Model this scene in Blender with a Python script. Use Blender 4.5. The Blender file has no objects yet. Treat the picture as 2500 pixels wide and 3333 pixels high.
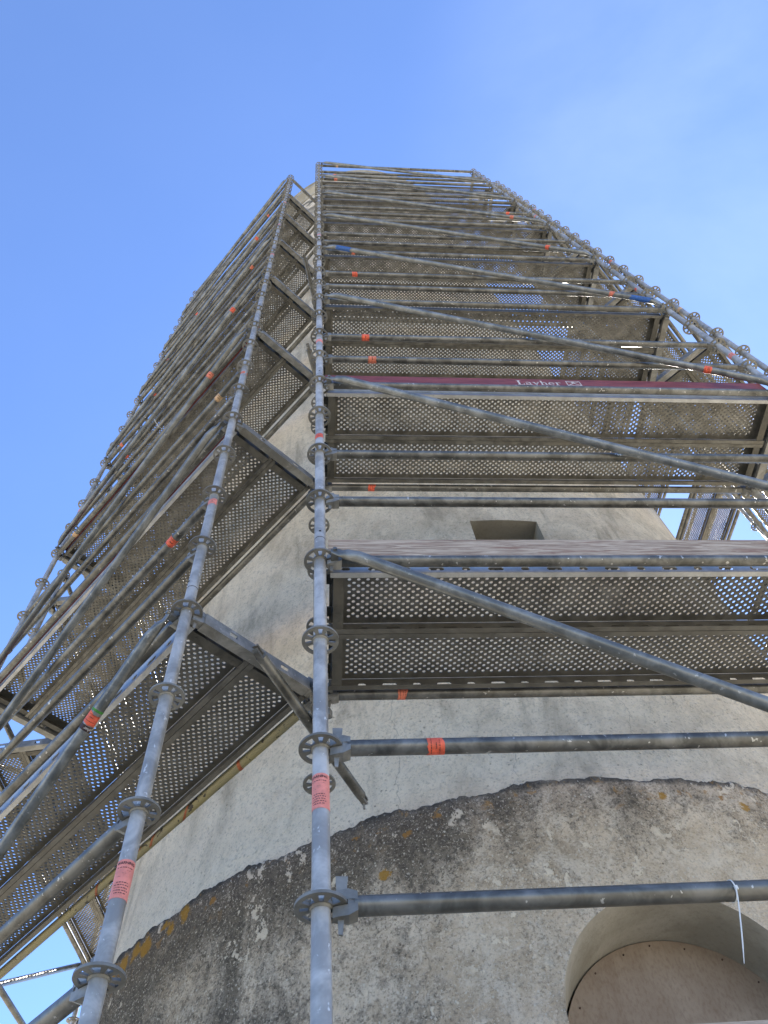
import bpy, math, random
from mathutils import Vector, Matrix
R = math.radians
rnd = random.Random(7)
scn = bpy.context.scene
col = scn.collection

# ------------------------------------------------------------------ camera
cd = bpy.data.cameras.new('camera'); cam = bpy.data.objects.new('camera', cd); col.objects.link(cam)
cd.sensor_fit = 'VERTICAL'; cd.sensor_height = 36.0; cd.lens = 2529.16 / 3333 * 36
cd.clip_start = 0.02; cd.clip_end = 3000
right = Vector((0.99627184, -0.04649617, -0.07266721)); down = Vector((0.00395292, 0.86604734, -0.49994638)); fwd = Vector((0.08617884, 0.49779526, 0.86300237))
M = Matrix((right, -down, -fwd)).transposed().to_4x4(); M.translation = Vector((-0.0142, -1.7608, 1.4522))
cam.matrix_world = M
scn.camera = cam

# ------------------------------------------------------------------ light
VEIL = (0.50, 0.04, 0.865)              # where the thin veil of cloud lies
SUN_AZ, SUN_EL = R(58), R(48)            # azimuth from +X; the sun stands behind the tower
w = bpy.data.worlds.new('World'); scn.world = w; w.use_nodes = True
nt = w.node_tree; nt.nodes.clear()
out = nt.nodes.new('ShaderNodeOutputWorld'); bg = nt.nodes.new('ShaderNodeBackground')
sky = nt.nodes.new('ShaderNodeTexSky'); sky.sky_type = 'NISHITA'; sky.sun_disc = False
sky.sun_elevation = SUN_EL; sky.sun_rotation = R(90) - SUN_AZ
sky.altitude = 50; sky.air_density = 1.0; sky.dust_density = 0.1; sky.ozone_density = 2.0
tc = nt.nodes.new('ShaderNodeTexCoord'); mp = nt.nodes.new('ShaderNodeMapping')
mp.inputs['Scale'].default_value = (1.2, 1.7, 2.0); mp.inputs['Rotation'].default_value = (0.2, 0.1, 0.5); mp.inputs['Location'].default_value = (0.35, 0.2, 0)
nz = nt.nodes.new('ShaderNodeTexNoise'); nz.inputs['Scale'].default_value = 1.15; nz.inputs['Detail'].default_value = 7; nz.inputs['Roughness'].default_value = 0.55; nz.inputs['Distortion'].default_value = 0.25
rp = nt.nodes.new('ShaderNodeValToRGB'); rp.color_ramp.elements[0].position = 0.30; rp.color_ramp.elements[1].position = 0.75
rp.color_ramp.elements[0].color = (0, 0, 0, 1); rp.color_ramp.elements[1].color = (0.23, 0.23, 0.23, 1)
mx = nt.nodes.new('ShaderNodeMix'); mx.data_type = 'RGBA'
mx.inputs['B'].default_value = (4.6, 5.2, 6.4, 1)
tint = nt.nodes.new('ShaderNodeMix'); tint.data_type = 'RGBA'; tint.blend_type = 'MULTIPLY'; tint.inputs['Factor'].default_value = 1
tint.inputs['B'].default_value = (0.62, 0.725, 0.93, 1)
L_ = nt.links.new
L_(tc.outputs['Generated'], mp.inputs['Vector']); L_(mp.outputs['Vector'], nz.inputs['Vector']); L_(nz.outputs['Fac'], rp.inputs['Fac'])
L_(sky.outputs['Color'], tint.inputs['A']); L_(tint.outputs['Result'], mx.inputs['A']); 
vn = nt.nodes.new('ShaderNodeVectorMath'); vn.operation = 'DOT_PRODUCT'; vn.inputs[1].default_value = VEIL
vm = nt.nodes.new('ShaderNodeMapRange'); vm.interpolation_type = 'SMOOTHSTEP'; vm.inputs['From Min'].default_value = 0.90; vm.inputs['From Max'].default_value = 1.0; vm.inputs['To Min'].default_value = 0.10
vx = nt.nodes.new('ShaderNodeMath'); vx.operation = 'MULTIPLY'
L_(tc.outputs['Generated'], vn.inputs[0]); L_(vn.outputs['Value'], vm.inputs['Value']); L_(vm.outputs['Result'], vx.inputs[0]); L_(rp.outputs['Color'], vx.inputs[1]); L_(vx.outputs[0], mx.inputs['Factor'])
L_(mx.outputs['Result'], bg.inputs['Color']); L_(bg.outputs['Background'], out.inputs['Surface'])
bg.inputs['Strength'].default_value = 0.15
sd = bpy.data.lights.new('sun', 'SUN'); sun = bpy.data.objects.new('sun', sd); col.objects.link(sun)
sd.energy = 5.0; sd.angle = R(0.5); sd.color = (1.0, 0.93, 0.82)
sv = Vector((math.cos(SUN_AZ) * math.cos(SUN_EL), math.sin(SUN_AZ) * math.cos(SUN_EL), math.sin(SUN_EL)))
sun.rotation_euler = sv.to_track_quat('Z', 'Y').to_euler(); sun.location = sv * 60
scn.view_settings.view_transform = 'Standard'; scn.view_settings.look = 'None'; scn.view_settings.gamma = 1.0
scn.view_settings.use_curve_mapping = False
scn.view_settings.exposure = 1.27
scn.render.engine = 'CYCLES'; scn.cycles.use_denoising = True
scn.cycles.max_bounces = 6; scn.cycles.diffuse_bounces = 3; scn.cycles.glossy_bounces = 3

# ------------------------------------------------------------------ node materials
class NM:
    def __init__(s, name):
        s.m = bpy.data.materials.new(name); s.m.use_nodes = True; s.t = s.m.node_tree
        s.b = s.t.nodes['Principled BSDF']; s.tc = s.t.nodes.new('ShaderNodeTexCoord'); s.co = s.tc.outputs['Object']
    def lk(s, a, b): s.t.links.new(a, b)
    def put(s, sock, v):
        if isinstance(v, (int, float)): sock.default_value = v
        elif isinstance(v, tuple): sock.default_value = v if len(v) != 3 or sock.type != 'RGBA' else (*v, 1)
        else: s.lk(v, sock)
    def world_pos(s):
        g = s.t.nodes.new('ShaderNodeNewGeometry'); return g.outputs['Position']
    def rand(s):
        return s.t.nodes.new('ShaderNodeObjectInfo').outputs['Random']
    def offset(s, v, amount=(17, 31, 53)):
        r = s.rand(); c = s.t.nodes.new('ShaderNodeVectorMath'); c.operation = 'SCALE'; c.inputs[0].default_value = amount; s.lk(r, c.inputs['Scale'])
        a = s.t.nodes.new('ShaderNodeVectorMath'); a.operation = 'ADD'; s.lk(v, a.inputs[0]); s.lk(c.outputs[0], a.inputs[1]); return a.outputs[0]
    def map(s, v, scale=(1, 1, 1), loc=(0, 0, 0)):
        n = s.t.nodes.new('ShaderNodeMapping'); n.inputs['Scale'].default_value = scale; n.inputs['Location'].default_value = loc; s.lk(v, n.inputs['Vector']); return n.outputs[0]
    def noise(s, scale, detail=5, rough=0.55, dist=0.0, v=None):
        n = s.t.nodes.new('ShaderNodeTexNoise'); n.inputs['Scale'].default_value = scale; n.inputs['Detail'].default_value = detail
        n.inputs['Roughness'].default_value = rough; n.inputs['Distortion'].default_value = dist; s.lk(v if v is not None else s.co, n.inputs['Vector']); return n.outputs['Fac']
    def vor(s, scale, v=None, feature='F1', rnd=1.0, out='Distance'):
        n = s.t.nodes.new('ShaderNodeTexVoronoi'); n.feature = feature; n.inputs['Scale'].default_value = scale; n.inputs['Randomness'].default_value = rnd
        s.lk(v if v is not None else s.co, n.inputs['Vector']); return n.outputs[out]
    def ramp(s, v, a, b, lo=0.0, hi=1.0):
        n = s.t.nodes.new('ShaderNodeMapRange'); n.interpolation_type = 'SMOOTHSTEP'; s.lk(v, n.inputs['Value'])
        n.inputs['From Min'].default_value = a; n.inputs['From Max'].default_value = b; n.inputs['To Min'].default_value = lo; n.inputs['To Max'].default_value = hi
        return n.outputs['Result']
    def math(s, op, a, b=0.0):
        n = s.t.nodes.new('ShaderNodeMath'); n.operation = op; s.put(n.inputs[0], a); s.put(n.inputs[1], b); return n.outputs[0]
    def mix(s, f, a, b, mode='MIX'):
        n = s.t.nodes.new('ShaderNodeMix'); n.data_type = 'RGBA'; n.blend_type = mode; s.put(n.inputs['Factor'], f); s.put(n.inputs['A'], a); s.put(n.inputs['B'], b); return n.outputs['Result']
    def sep(s, v):
        n = s.t.nodes.new('ShaderNodeSeparateXYZ'); s.lk(v, n.inputs[0]); return n.outputs
    def dist(s, v, p):
        n = s.t.nodes.new('ShaderNodeVectorMath'); n.operation = 'DISTANCE'; s.lk(v, n.inputs[0]); n.inputs[1].default_value = p; return n.outputs['Value']
    def done(s, color, rough=0.6, metal=0.0, bump=None, strength=0.3, depth=0.01, spec=0.5):
        s.put(s.b.inputs['Base Color'], color); s.put(s.b.inputs['Roughness'], rough); s.put(s.b.inputs['Metallic'], metal); s.b.inputs['Specular IOR Level'].default_value = spec
        if bump is not None:
            n = s.t.nodes.new('ShaderNodeBump'); n.inputs['Strength'].default_value = strength; n.inputs['Distance'].default_value = depth; s.lk(bump, n.inputs['Height']); s.lk(n.outputs[0], s.b.inputs['Normal'])
        return s.m

def galvanised(name, base, light, splash=0.0, dust=0.5, rough=0.42, metal=0.6, bump=True):
    k = NM(name); v = k.offset(k.co)
    a = k.noise(9, 4, 0.65, 0.4, v)
    c = k.mix(k.ramp(a, 0.35, 0.68), base, light)
    c = k.mix(k.math('MULTIPLY', k.ramp(k.noise(5, 3, 0.6, 0, k.map(v, (1, 1, 1), (9, 4, 2))), 0.48, 0.72), dust), c, (0.17, 0.15, 0.115))
    c = k.mix(k.math('MULTIPLY', k.rand(), 0.3), c, (0.18, 0.17, 0.14))
    if splash:
        sp = k.ramp(k.noise(42, 3, 0.6, 0.1, k.map(v, (1, 1, 0.7))), 0.66, 0.69)
        c = k.mix(k.math('MULTIPLY', sp, splash), c, (0.75, 0.74, 0.71))
    r = k.math('ADD', k.math('MULTIPLY', a, 0.3), rough - 0.13)
    return k.done(c, r, metal, a if bump else None, 0.15, 0.002)

MAT = {}
MAT['standard'] = galvanised('galvanised_standard', (0.37, 0.355, 0.33), (0.68, 0.655, 0.61), 0.85, 0.2, 0.42, 0.45)
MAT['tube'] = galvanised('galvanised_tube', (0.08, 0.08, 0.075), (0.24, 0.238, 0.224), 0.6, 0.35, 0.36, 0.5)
MAT['brace'] = galvanised('galvanised_brace', (0.14, 0.143, 0.136), (0.31, 0.312, 0.297), 0.35, 0.3, 0.36, 0.5)
MAT['cast'] = galvanised('cast_steel', (0.18, 0.18, 0.172), (0.36, 0.36, 0.345), 0, 0.4, 0.5, 0.4, False)
MAT['rosette'] = galvanised('rosette_steel', (0.18, 0.175, 0.158), (0.34, 0.335, 0.31), 0, 0.4, 0.5, 0.35, False)
MAT['transom'] = galvanised('transom_steel', (0.18, 0.18, 0.17), (0.36, 0.358, 0.34), 0.2, 0.4, 0.42, 0.35, False)
MAT['deck'] = galvanised('deck_steel', (0.14, 0.132, 0.11), (0.29, 0.275, 0.235), 0, 0.5, 0.5, 0.25, False)
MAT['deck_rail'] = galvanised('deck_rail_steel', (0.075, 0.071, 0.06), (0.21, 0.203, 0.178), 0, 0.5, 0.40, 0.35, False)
MAT['deck_bright'] = galvanised('skylit_deck_rail_steel', (0.46, 0.465, 0.46), (0.66, 0.665, 0.66), 0, 0.2, 0.42, 0.3, False)  # outer rails only: sky light on their faces put into the colour
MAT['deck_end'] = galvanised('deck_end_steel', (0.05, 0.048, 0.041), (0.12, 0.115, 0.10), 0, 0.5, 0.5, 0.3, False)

k = NM('yellow_paint'); v = k.offset(k.co)
c = k.mix(k.ramp(k.noise(3, 4), 0.4, 0.7), (0.30, 0.26, 0.12), (0.25, 0.23, 0.145))
MAT['yellow'] = k.done(k.mix(k.ramp(k.noise(22, 4, 0.6, 0.5, k.map(v, (0.7, 1, 1))), 0.6, 0.64), c, (0.035, 0.03, 0.022)), 0.5, 0.0, k.noise(30), 0.2, 0.002)

k = NM('weathered_wood'); v = k.offset(k.co)
g = k.noise(5, 5, 0.7, 1.2, k.map(v, (0.8, 9, 14))); g2 = k.noise(4, 5, 0.6, 0.8, k.map(v, (0.5, 2, 6)))
c = k.mix(k.ramp(g, 0.35, 0.65), (0.23, 0.165, 0.125), (0.52, 0.435, 0.35)); c = k.mix(k.ramp(g2, 0.55, 0.66, 0, 0.7), c, (0.20, 0.09, 0.06))
MAT['wood'] = k.done(c, 0.8, 0, g, 0.35, 0.004)

k = NM('red_paint'); v = k.offset(k.co)
g = k.noise(7, 5, 0.7, 0.6, k.map(v, (0.7, 3, 5)))
c = k.mix(k.ramp(g, 0.4, 0.62), (0.16, 0.028, 0.021), (0.26, 0.06, 0.048)); c = k.mix(k.ramp(k.noise(16, 5, 0.7, 1, k.map(v, (0.5, 1, 2))), 0.67, 0.72, 0, 0.7), c, (0.33, 0.24, 0.22))
MAT['red'] = k.done(c, 0.45, 0, g, 0.15, 0.003)

def simple(name, colr, rough=0.5, var=0.25, scale=25, metal=0.0):
    k = NM(name); v = k.offset(k.co)
    c = k.mix(k.ramp(k.noise(scale, 5, 0.65, 0.3, v), 0.35, 0.7), tuple(x * (1 - var) for x in colr), tuple(min(1, x * (1 + var)) for x in colr))
    return k.done(c, rough, metal, k.noise(scale * 3, 3, 0.5, 0, v), 0.1, 0.001)
MAT['orange'] = simple('orange_sticker', (0.78, 0.13, 0.065), 0.5, 0.22, 40)
MAT['pink'] = simple('faded_pink_sticker', (0.78, 0.27, 0.22), 0.55, 0.12, 40)
MAT['pale'] = simple('bleached_sticker', (0.62, 0.40, 0.22), 0.55, 0.2, 40)
MAT['ink'] = simple('sticker_ink', (0.05, 0.025, 0.025), 0.6)
MAT['white'] = simple('white_plastic', (0.75, 0.75, 0.72), 0.45, 0.06)
MAT['logo'] = simple('white_lettering', (0.62, 0.58, 0.56), 0.55, 0.2, 60)
MAT['green'] = simple('green_tape', (0.06, 0.25, 0.04), 0.5)
MAT['blue'] = simple('blue_paint_mark', (0.03, 0.11, 0.36), 0.55, 0.25, 60)
MAT['ribbon'] = simple('orange_ribbon', (0.34, 0.085, 0.025), 0.5, 0.25)
MAT['dark'] = simple('dark_hole', (0.012, 0.012, 0.012), 0.8)
MAT['rust'] = simple('rusty_bolt', (0.09, 0.045, 0.03), 0.7, 0.4, 80)

# tower render: rough lime plaster, blotched and pitted
k = NM('pale_render'); P = k.co; x, y, z = k.sep(P)
n1 = k.noise(0.8, 6, 0.62, 0.5); n2 = k.noise(5.5, 5, 0.68, 0.4, k.map(P, (1, 1, 0.7))); n3 = k.noise(60, 3, 0.75); n4 = k.noise(2.0, 6, 0.65, 0.8, k.map(P, (1.5, 1.5, 0.35), (4, 2, 1))); n6 = k.noise(22, 4, 0.7, 0.3)
c = k.mix(k.ramp(n1, 0.36, 0.64), (0.53, 0.44, 0.322), (0.75, 0.64, 0.485))
c = k.mix(k.ramp(n2, 0.40, 0.66, 0, 0.6), c, (0.82, 0.71, 0.545))
c = k.mix(k.ramp(n4, 0.50, 0.70, 0, 0.7), c, (0.29, 0.245, 0.18))
c = k.mix(k.ramp(n6, 0.50, 0.70, 0, 0.42), c, (0.29, 0.25, 0.19))
low = k.ramp(z, 4.05, 4.95, 1, 0)
c = k.mix(k.math('MULTIPLY', low, k.ramp(n2, 0.3, 0.65, 0.2, 0.8)), c, (0.80, 0.69, 0.525))
topw = k.math('MULTIPLY', k.ramp(z, 21, 26.5), k.ramp(k.noise(1.6, 6, 0.65, 0.4), 0.4, 0.58)); c = k.mix(topw, c, (0.10, 0.095, 0.075))
c = k.mix(k.ramp(n3, 0.50, 0.70, 0, 0.45), c, (0.20, 0.175, 0.135))
pits = k.ramp(k.vor(24), 0.07, 0.16, 1, 0); pm = k.math('MULTIPLY', pits, k.ramp(k.noise(2.6, 4), 0.47, 0.58)); c = k.mix(k.math('MULTIPLY', pm, 0.4), c, (0.18, 0.155, 0.12))
wig = k.math('ADD', k.math('MULTIPLY', k.math('SUBTRACT', k.noise(1.6, 5, 0.6, 0, k.map(P, (0.2, 0.2, 1))), 0.5), 0.35), k.math('MULTIPLY', k.math('SUBTRACT', k.noise(14, 3, 0.6, 0, k.map(P, (0.3, 0.3, 1))), 0.5), 0.05))
for x0, za, zb_ in ((-1.03, 4.0, 5.4), (-0.42, 4.1, 4.6), (0.28, 4.3, 5.0), (0.62, 4.6, 5.3), (-0.75, 5.6, 6.6)):
    line = k.ramp(k.math('ABSOLUTE', k.math('SUBTRACT', k.math('ADD', x, wig), x0)), 0.0008, 0.0034, 1, 0)
    f = k.math('MULTIPLY', k.math('MULTIPLY', line, k.ramp(y, -0.6, -0.3, 1, 0)), k.math('MULTIPLY', k.ramp(z, za, za + .15), k.ramp(z, zb_ - .3, zb_, 1, 0)))
    c = k.mix(k.math('MULTIPLY', f, 0.36), c, (0.13, 0.11, 0.085))
h = k.math('ADD', k.math('MULTIPLY', n2, 1.3), k.math('ADD', k.math('MULTIPLY', n3, 0.5), k.math('ADD', k.math('MULTIPLY', n6, 0.8), k.math('MULTIPLY', pm, -0.5))))
MAT['render'] = k.done(c, 0.92, 0, h, 1.0, 0.018, 0.2)

# weathered plinth with soot, lime patches and lichen
k = NM('weathered_plinth'); P = k.co; x, y, z = k.sep(P)
n1 = k.noise(1.4, 6, 0.66, 0.6); n2 = k.noise(7, 5, 0.72, 0.5); n3 = k.noise(75, 3, 0.78); n6 = k.noise(24, 4, 0.72, 0.4); n5 = k.noise(2.2, 6, 0.68, 0.5, k.map(P, (1, 1, 0.7), (5, 1, 3)))
c = k.mix(k.ramp(n1, 0.34, 0.64), (0.42, 0.345, 0.25), (0.66, 0.56, 0.43))
c = k.mix(k.ramp(n2, 0.42, 0.66, 0, 0.7), c, (0.70, 0.63, 0.52))
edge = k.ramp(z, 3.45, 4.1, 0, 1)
left = k.ramp(x, -2.4, 0.5, 0.24, -0.09)  # bias: face darker towards the left, paler to the right
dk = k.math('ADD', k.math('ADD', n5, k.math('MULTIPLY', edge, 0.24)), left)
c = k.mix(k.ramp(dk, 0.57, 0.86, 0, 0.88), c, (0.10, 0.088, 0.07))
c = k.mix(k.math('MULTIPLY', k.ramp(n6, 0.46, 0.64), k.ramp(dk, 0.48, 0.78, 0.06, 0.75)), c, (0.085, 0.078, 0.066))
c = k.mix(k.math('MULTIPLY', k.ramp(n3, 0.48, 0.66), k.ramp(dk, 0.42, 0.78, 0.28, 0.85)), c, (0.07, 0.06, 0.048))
c = k.mix(k.ramp(k.noise(85, 3, 0.75, 0, k.map(P, (1, 1, 1), (3, 7, 1))), 0.55, 0.68, 0, 0.75), c, (0.66, 0.60, 0.50))
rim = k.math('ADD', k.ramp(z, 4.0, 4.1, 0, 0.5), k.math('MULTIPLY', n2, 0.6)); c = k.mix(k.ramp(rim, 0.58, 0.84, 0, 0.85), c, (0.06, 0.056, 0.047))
wp = k.math('MULTIPLY', k.ramp(k.noise(13, 5, 0.7, 0.15, k.map(P, (1, 1, 0.75))), 0.585, 0.61), k.ramp(k.noise(2.3, 5, 0.6, 0, k.map(P, (1, 1, 1), (1, 8, 2))), 0.43, 0.52))
c = k.mix(k.math('MULTIPLY', wp, 0.8), c, (0.76, 0.68, 0.545))
sp = k.math('MULTIPLY', k.ramp(k.vor(34, k.map(P, (1, 1, 0.8))), 0.10, 0.2, 1, 0), k.ramp(k.noise(4, 5, 0.65), 0.46, 0.54)); c = k.mix(k.math('MULTIPLY', sp, 0.75), c, (0.62, 0.59, 0.51))
sp2 = k.math('MULTIPLY', k.ramp(k.vor(21, k.map(P, (1, 1, 1), (3, 3, 3))), 0.06, 0.14, 1, 0), k.ramp(k.noise(4, 4, 0.6, 0, k.map(P, (1, 1, 1), (6, 2, 3))), 0.5, 0.58)); c = k.mix(k.math('MULTIPLY', sp2, 0.8), c, (0.06, 0.05, 0.04))
lich = k.math('MULTIPLY', k.ramp(k.noise(13, 5, 0.68, 0.6, k.map(P, (1, 1, 1), (2, 9, 4))), 0.58, 0.66), k.ramp(z, 3.8, 4.06)); c = k.mix(k.math('MULTIPLY', lich, 0.6), c, (0.36, 0.20, 0.06))
def on_wall(th, zz, r=3.12): return (r * math.sin(R(th)), -r * math.cos(R(th)), zz)
wob = k.math('MULTIPLY', k.math('SUBTRACT', k.noise(20, 4, 0.7), 0.5), 0.13)
for th, zz, rr in ((-21.9, 3.759, 0.032), (4.2, 4.0, 0.034), (-44.2, 4.03, 0.055), (-46.2, 4.0, 0.03), (-47.3, 4.04, 0.04), (-50.3, 4.01, 0.07), (-52.2, 4.03, 0.06), (-54.5, 4.02, 0.07), (-57, 4.03, 0.07), (-40.1, 4.01, 0.028), (-36, 4.0, 0.018), (-16.6, 4.0, 0.02), (-19.5, 3.94, 0.026), (-24.3, 4.0, 0.02), (10.1, 4.0, 0.022), (12.3, 3.96, 0.03)):
    f = k.ramp(k.math('ADD', k.dist(P, on_wall(th, zz)), wob), rr * 0.5, rr, 0.85, 0)
    c = k.mix(f, c, (0.36, 0.20, 0.03) if rr > 0.028 else (0.32, 0.17, 0.05))
wig = k.math('ADD', k.math('MULTIPLY', k.math('SUBTRACT', k.noise(1.6, 5, 0.6, 0, k.map(P, (0.2, 0.2, 1))), 0.5), 0.35), k.math('MULTIPLY', k.math('SUBTRACT', k.noise(14, 3, 0.6, 0, k.map(P, (0.3, 0.3, 1))), 0.5), 0.05))
for x0, za, zb_ in ((-1.03, 2.9, 4.3), (1.15, 3.2, 4.0)):
    line = k.ramp(k.math('ABSOLUTE', k.math('SUBTRACT', k.math('ADD', x, wig), x0)), 0.0008, 0.0034, 1, 0)
    f = k.math('MULTIPLY', k.math('MULTIPLY', line, k.ramp(y, -0.6, -0.3, 1, 0)), k.math('MULTIPLY', k.ramp(z, za, za + .15), k.ramp(z, zb_ - .3, zb_, 1, 0)))
    c = k.mix(k.math('MULTIPLY', f, 0.36), c, (0.13, 0.11, 0.085))
h = k.math('ADD', k.math('MULTIPLY', n2, 1.0), k.math('ADD', k.math('MULTIPLY', n3, 0.5), k.math('ADD', k.math('MULTIPLY', n6, 0.8), k.math('MULTIPLY', wp, 0.25))))
MAT['plinth'] = k.done(c, 0.95, 0, h, 0.9, 0.016, 0.15)

k = NM('arch_render'); P = k.co
n1 = k.noise(2.2, 6, 0.6, 0.8); n2 = k.noise(40, 4, 0.7)
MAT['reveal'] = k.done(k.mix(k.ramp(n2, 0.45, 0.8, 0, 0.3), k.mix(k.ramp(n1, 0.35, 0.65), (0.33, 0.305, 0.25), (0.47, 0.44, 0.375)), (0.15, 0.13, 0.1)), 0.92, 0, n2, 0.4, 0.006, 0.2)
k = NM('cornice_render'); n1 = k.noise(3, 5, 0.6, 0.3)
MAT['cornice'] = k.done(k.mix(k.ramp(n1, 0.35, 0.65), (0.27, 0.26, 0.235), (0.42, 0.41, 0.38)), 0.9, 0, n1, 0.3, 0.01, 0.2)
k = NM('fibre_board'); P = k.co
n1 = k.noise(3.0, 6, 0.6, 0.5); n2 = k.noise(70, 3, 0.7, 0, k.map(P, (1, 1, 0.5))); st = k.noise(1.6, 5, 0.6, 0.6, k.map(P, (3, 3, 0.5)))
c = k.mix(k.ramp(n1, 0.35, 0.65), (0.29, 0.225, 0.17), (0.36, 0.29, 0.225)); c = k.mix(k.ramp(n2, 0.4, 0.75, 0, 0.4), c, (0.17, 0.11, 0.075)); c = k.mix(k.ramp(st, 0.6, 0.72, 0, 0.25), c, (0.17, 0.105, 0.07))
MAT['board'] = k.done(c, 0.9, 0, n2, 0.25, 0.003, 0.2)
k = NM('gravel_ground'); P = k.co
n1 = k.noise(0.25, 6, 0.6); n2 = k.noise(14, 5, 0.7)
c = k.mix(k.ramp(n1, 0.4, 0.6), (0.50, 0.44, 0.34), (0.44, 0.40, 0.28)); c = k.mix(k.ramp(n2, 0.35, 0.7, 0, 0.5), c, (0.56, 0.50, 0.40))
MAT['ground'] = k.done(c, 0.95, 0, n2, 0.5, 0.02, 0.2)

# ------------------------------------------------------------------ mesh helpers
class MB:
    def __init__(s): s.v = []; s.f = []; s.sm = []
    def add(s, vs, fs, smooth=False):
        o = len(s.v); s.v += [tuple(p) for p in vs]; s.f += [tuple(i + o for i in f) for f in fs]; s.sm += [smooth] * len(fs); return s
    def box(s, a, b):
        x0, y0, z0 = a; x1, y1, z1 = b
        return s.add([(x0, y0, z0), (x1, y0, z0), (x1, y1, z0), (x0, y1, z0), (x0, y0, z1), (x1, y0, z1), (x1, y1, z1), (x0, y1, z1)],
                     [(3, 2, 1, 0), (4, 5, 6, 7), (0, 1, 5, 4), (1, 2, 6, 5), (2, 3, 7, 6), (3, 0, 4, 7)])
    def sweep(s, pts, radii, n=16, flat=None, cap=True, hollow=False):
        """round tube through pts; flat[i] squeezes the section along one side"""
        P = [Vector(p) for p in pts]; rings = []
        for i, p in enumerate(P):
            d = (P[min(i + 1, len(P) - 1)] - P[max(i - 1, 0)]).normalized()
            up = Vector((0, 1, 0)) if abs(d.y) < 0.9 else Vector((0, 0, 1))
            a = up.cross(d).normalized(); b = d.cross(a).normalized(); fl = flat[i] if flat else (1, 1)
            rings.append([p + radii[i] * (fl[0] * math.cos(2 * math.pi * j / n) * a + fl[1] * math.sin(2 * math.pi * j / n) * b) for j in range(n)])
        vs = [q for r in rings for q in r]; fs = []
        for i in range(len(P) - 1):
            for j in range(n): fs.append((i * n + j, i * n + (j + 1) % n, (i + 1) * n + (j + 1) % n, (i + 1) * n + j))
        s.add(vs, fs, True)
        if cap and not hollow:
            s.add(rings[0], [tuple(range(n - 1, -1, -1))]); s.add(rings[-1], [tuple(range(n))])
        return s
    def prism(s, poly, axis_from, axis_to, plane='xz'):
        """polygon in the xz (or xy) plane pushed along the third axis"""
        n = len(poly)
        mk = (lambda p, t: (p[0], t, p[1])) if plane == 'xz' else (lambda p, t: (p[0], p[1], t)) if plane == 'xy' else (lambda p, t: (t, p[0], p[1]))
        vs = [mk(p, axis_from) for p in poly] + [mk(p, axis_to) for p in poly]
        return s.add(vs, [tuple(range(n - 1, -1, -1)), tuple(range(n, 2 * n))] + [(i, (i + 1) % n, n + (i + 1) % n, n + i) for i in range(n)])
    def mesh(s, name, mat):
        me = bpy.data.meshes.new(name); me.from_pydata(s.v, [], s.f); me.polygons.foreach_set('use_smooth', s.sm); me.update()
        me.materials.append(mat); return me
def link(name, me, parent=None, mw=None):
    o = bpy.data.objects.new(name, me); col.objects.link(o)
    if parent is not None: o.parent = parent
    if mw is not None: o.matrix_local = mw
    return o
def tag(o, label, cat, group=None, kind=None):
    o['label'] = label; o['category'] = cat
    if group: o['group'] = group
    if kind: o['kind'] = kind
    return o
def empty(name, loc=(0, 0, 0), rz=0.0):
    e = bpy.data.objects.new(name, None); col.objects.link(e); e.location = loc; e.rotation_euler.z = rz; e.empty_display_size = 0.2; return e
def T(x=0, y=0, z=0, rz=0.0): return Matrix.Translation((x, y, z)) @ Matrix.Rotation(rz, 4, 'Z')

# ------------------------------------------------------------------ ground
m = MB(); n = 24; S = 900
m.add([(-S, -S, 0), (S, -S, 0), (S, S, 0), (-S, S, 0)], [(0, 1, 2, 3)])
g = link('ground', m.mesh('ground', MAT['ground'])); g['kind'] = 'structure'

# ------------------------------------------------------------------ tower
CX, CY = 1.4746, 4.45
tower = tag(empty('lighthouse_tower', (CX, CY, 0)), 'tall round tower in pale cracked render with a dark weathered base', 'tower')
def cyl(th, r, z): return (r * math.sin(R(th)), -r * math.cos(R(th)), z)
def rad(z):
    r = 3.05 + 0.04 * (z - 4) / 23
    if z < 4.9: r += 0.05 * ((4.9 - z) / 0.85) ** 2
    return r
ZL, ZT = 4.1, 27.3                         # ledge, underside of the cornice
W0, W1, WZ0, WZ1 = -4.75, 5.62, 6.05, 6.80
ths = sorted(set([-180 + 3 * i for i in range(121)] + [-100 + 1.25 * i for i in range(161)] + [W0, W1]))
ths = [t for i, t in enumerate(ths) if i == 0 or t - ths[i - 1] > 1e-6]
zs = sorted(set([ZL - 0.08, ZL, 4.15, 4.22, 4.3, 4.4, 4.5, 4.6, 4.7, 4.8, 4.9, WZ0, WZ1] + [5 + 0.5 * i for i in range(45)] + [ZT, ZT + 0.3]))
def shell(name, mat, ths, zs, rfun, hole=None):
    m = MB(); nz_ = len(zs)
    vs = [cyl(t, rfun(z), z) for t in ths for z in zs]; fs = []
    for i in range(len(ths) - 1):
        for j in range(nz_ - 1):
            if hole and hole(ths[i], ths[i + 1], zs[j], zs[j + 1]): continue
            a = i * nz_ + j; fs.append((a, a + nz_, a + nz_ + 1, a + 1))
    m.add(vs, fs, True); return m
wall = link('wall', shell('wall', MAT['render'], ths, zs, rad, lambda a, b, c, d: a >= W0 - 1e-6 and b <= W1 + 1e-6 and c >= WZ0 - 1e-6 and d <= WZ1 + 1e-6).mesh('wall', MAT['render']), tower)
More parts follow.
